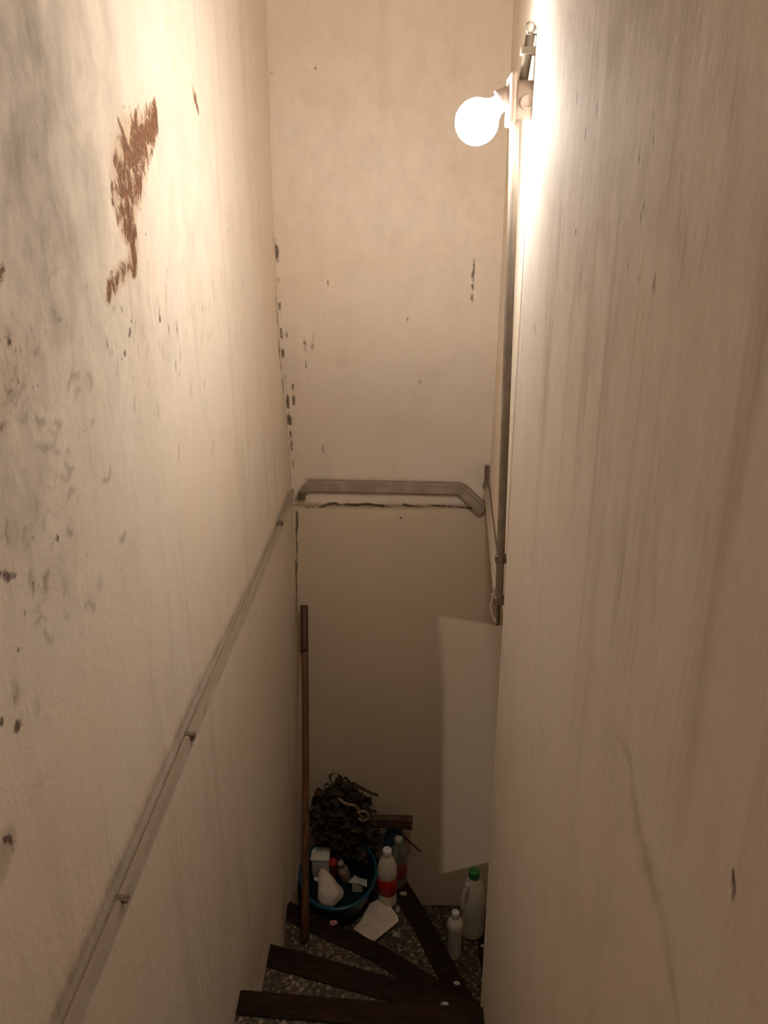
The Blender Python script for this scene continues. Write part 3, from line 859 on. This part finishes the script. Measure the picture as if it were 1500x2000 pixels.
sheet('cardboard_piece', [(-.092, 2.176), (-.030, 2.174), (-.035, 2.192), (-.076, 2.218), (-.10, 2.205)], ZP, M_CARD, 'torn brown cardboard piece between the paper sheet and red labelled bottle', 'cardboard', .004, [.003, .003, .003, .006, .006])
sheet('plastic_scrap', [(-.015, 2.085), (.004, 2.078), (.010, 2.096), (-.008, 2.102)], ZP, simple('grey_scrap', (.36, .32, .25), .6, .3), 'small greyish flat scrap lying on the terrazzo right of the paper', 'scrap', .003)
sheet('plastic_scrap', [(-.004, 2.190), (.008, 2.182), (.014, 2.205), (.002, 2.214)], ZP, simple('blue_grey_scrap', (.30, .33, .32), .5, .4), 'bluish grey plastic scrap at the foot of the red labelled bottle', 'scrap', .004)

def crumb(p, r, m, label, seed):
    t = lump(r, seed * 7 + 3, 1.25, .85, .6)
    o = obj('plaster_crumb', t, m, None, False, p)
    return tag(o, label, 'crumb', 'plaster crumbs fallen on the treads')
crumb((.026, 2.272, ZD), .0095, M_CRUMB, 'white plaster crumb between the red labelled bottle and dark nosing', 1)
crumb((-.271, 2.062, ZD), .0065, M_CRUMB, 'white plaster crumb on the floor just in front of the basin', 2)
crumb((-.206, 1.905, ZC + .004), .0095, M_PINK, 'pinkish crumb on the nosing below the front of the basin', 3)
crumb((.182, 1.700, ZC + .004), .0065, M_CRUMB, 'upper pale crumb where the dark nosings meet by the right wall', 4)
crumb((.126, 1.440, ZA - R_ + .004), .0068, M_CRUMB, 'lower pale crumb where the dark nosings meet by the right wall', 5)
crumb((.337, 2.262, ZE + .004), .0065, M_CRUMB, 'tiny pale crumb right of the slim cream bottle by the wall end', 6)

# ------------------------------------------------------------------ brushwood heap in the corner
rg = random.Random(21)
bm = bmesh.new()
def heap_point():
    while True:
        a = Vector((rg.uniform(-1, 1), rg.uniform(-1, 1), rg.uniform(-1, 1)))
        if a.length < 1: break
    z = .745 + a.z * .20
    k = 1.0 if z < .74 else 1.0 - (z - .74) * 2.6
    return Vector((max(-.352, -.205 + a.x * .155 * (1.0 if z < .74 else 1.0) * k - (z - .74) * .10), min(2.42, 2.385 + a.y * .055), z))
for i in range(95):
    p = heap_point(); q = heap_point() * .55 + p * .45; r = heap_point() * .5 + q * .5
    tube(bm, catmull([p, q, r], 5), rg.uniform(.002, .0055), 6, rg.uniform(.0008, .002))
twigs = obj('brushwood', bm, M_TWIG, None, True)
tag(twigs, 'dark tangled heap of dry brushwood stacked in the corner behind the basin', 'brushwood', None, 'stuff')
bm = bmesh.new()
for i in range(420):                         # curled dead leaves through the twigs
    p = heap_point(); L_ = rg.uniform(.022, .055); W_ = L_ * rg.uniform(.4, .75)
    E_ = Matrix.Rotation(rg.uniform(0, 6.3), 3, 'Z') @ Matrix.Rotation(rg.uniform(-1.4, 1.4), 3, 'X') @ Matrix.Rotation(rg.uniform(-1, 1), 3, 'Y')
    rows = []
    for j in range(5):
        t_ = j / 4; wv = W_ * math.sin(math.pi * (.08 + .84 * t_)); cz = .35 * L_ * math.sin(math.pi * t_)
        rows.append([bm.verts.new(p + E_ @ Vector((L_ * (t_ - .5), sgn * wv * .5, cz + abs(sgn) * wv * .35))) for sgn in (-1, 0, 1)])
    for a, b in zip(rows, rows[1:]):
        for k in range(2): bm.faces.new((a[k], a[k + 1], b[k + 1], b[k]))
lv = obj('dead_leaves', bm, M_LEAF, None, True)
tag(lv, 'dark curled dead leaves caught among the brushwood in the corner', 'leaves', None, 'stuff')
def branch(pts, r0, r1, m, label, name='dry_branch'):
    bm = bmesh.new(); tube(bm, catmull(pts, 8), r0, 9, r1)
    return tag(obj(name, bm, m, None, True), label, 'branch', 'loose branches on the brushwood heap')
branch([(-.222, 2.345, .882), (-.195, 2.335, .866), (-.165, 2.335, .858), (-.148, 2.335, .842), (-.142, 2.335, .815), (-.128, 2.338, .795)], .006, .004, M_PALE, 'pale curved branch lying across the front of the brushwood heap')
branch([(-.148, 2.318, .838), (-.128, 2.314, .850), (-.110, 2.314, .838), (-.110, 2.314, .815), (-.128, 2.316, .803), (-.146, 2.318, .814)], .0055, .0045, M_PALE, 'pale branch curled into a ring at the right of the heap')
branch([(-.17, 2.40, .905), (-.12, 2.40, .872), (-.075, 2.40, .850)], .007, .0045, M_TWIG, 'dark twig poking out of the upper right side of the heap')
branch([(-.015, 2.42, .668), (.03, 2.425, .628), (.094, 2.435, .55)], .0045, .003, M_TWIG, 'thin straight twig slanting down the back wall below the plank')
t = thing('wooden_plank', (-.03, 2.385, .74), 'short broken wooden plank jutting right out of the brushwood heap', 'plank')
bm = bmesh.new()
vs_ = bx(bm, -.11, .088, -.016, .016, -.026, .020, .002)
for v in vs_:
    if v.co.x < -.05: v.co.z *= .8
    if v.co.x > .05: v.co.z += .004
    v.co = Matrix.Rotation(.05, 3, 'Y') @ v.co
obj('plank_body', bm, M_PLANK, t)
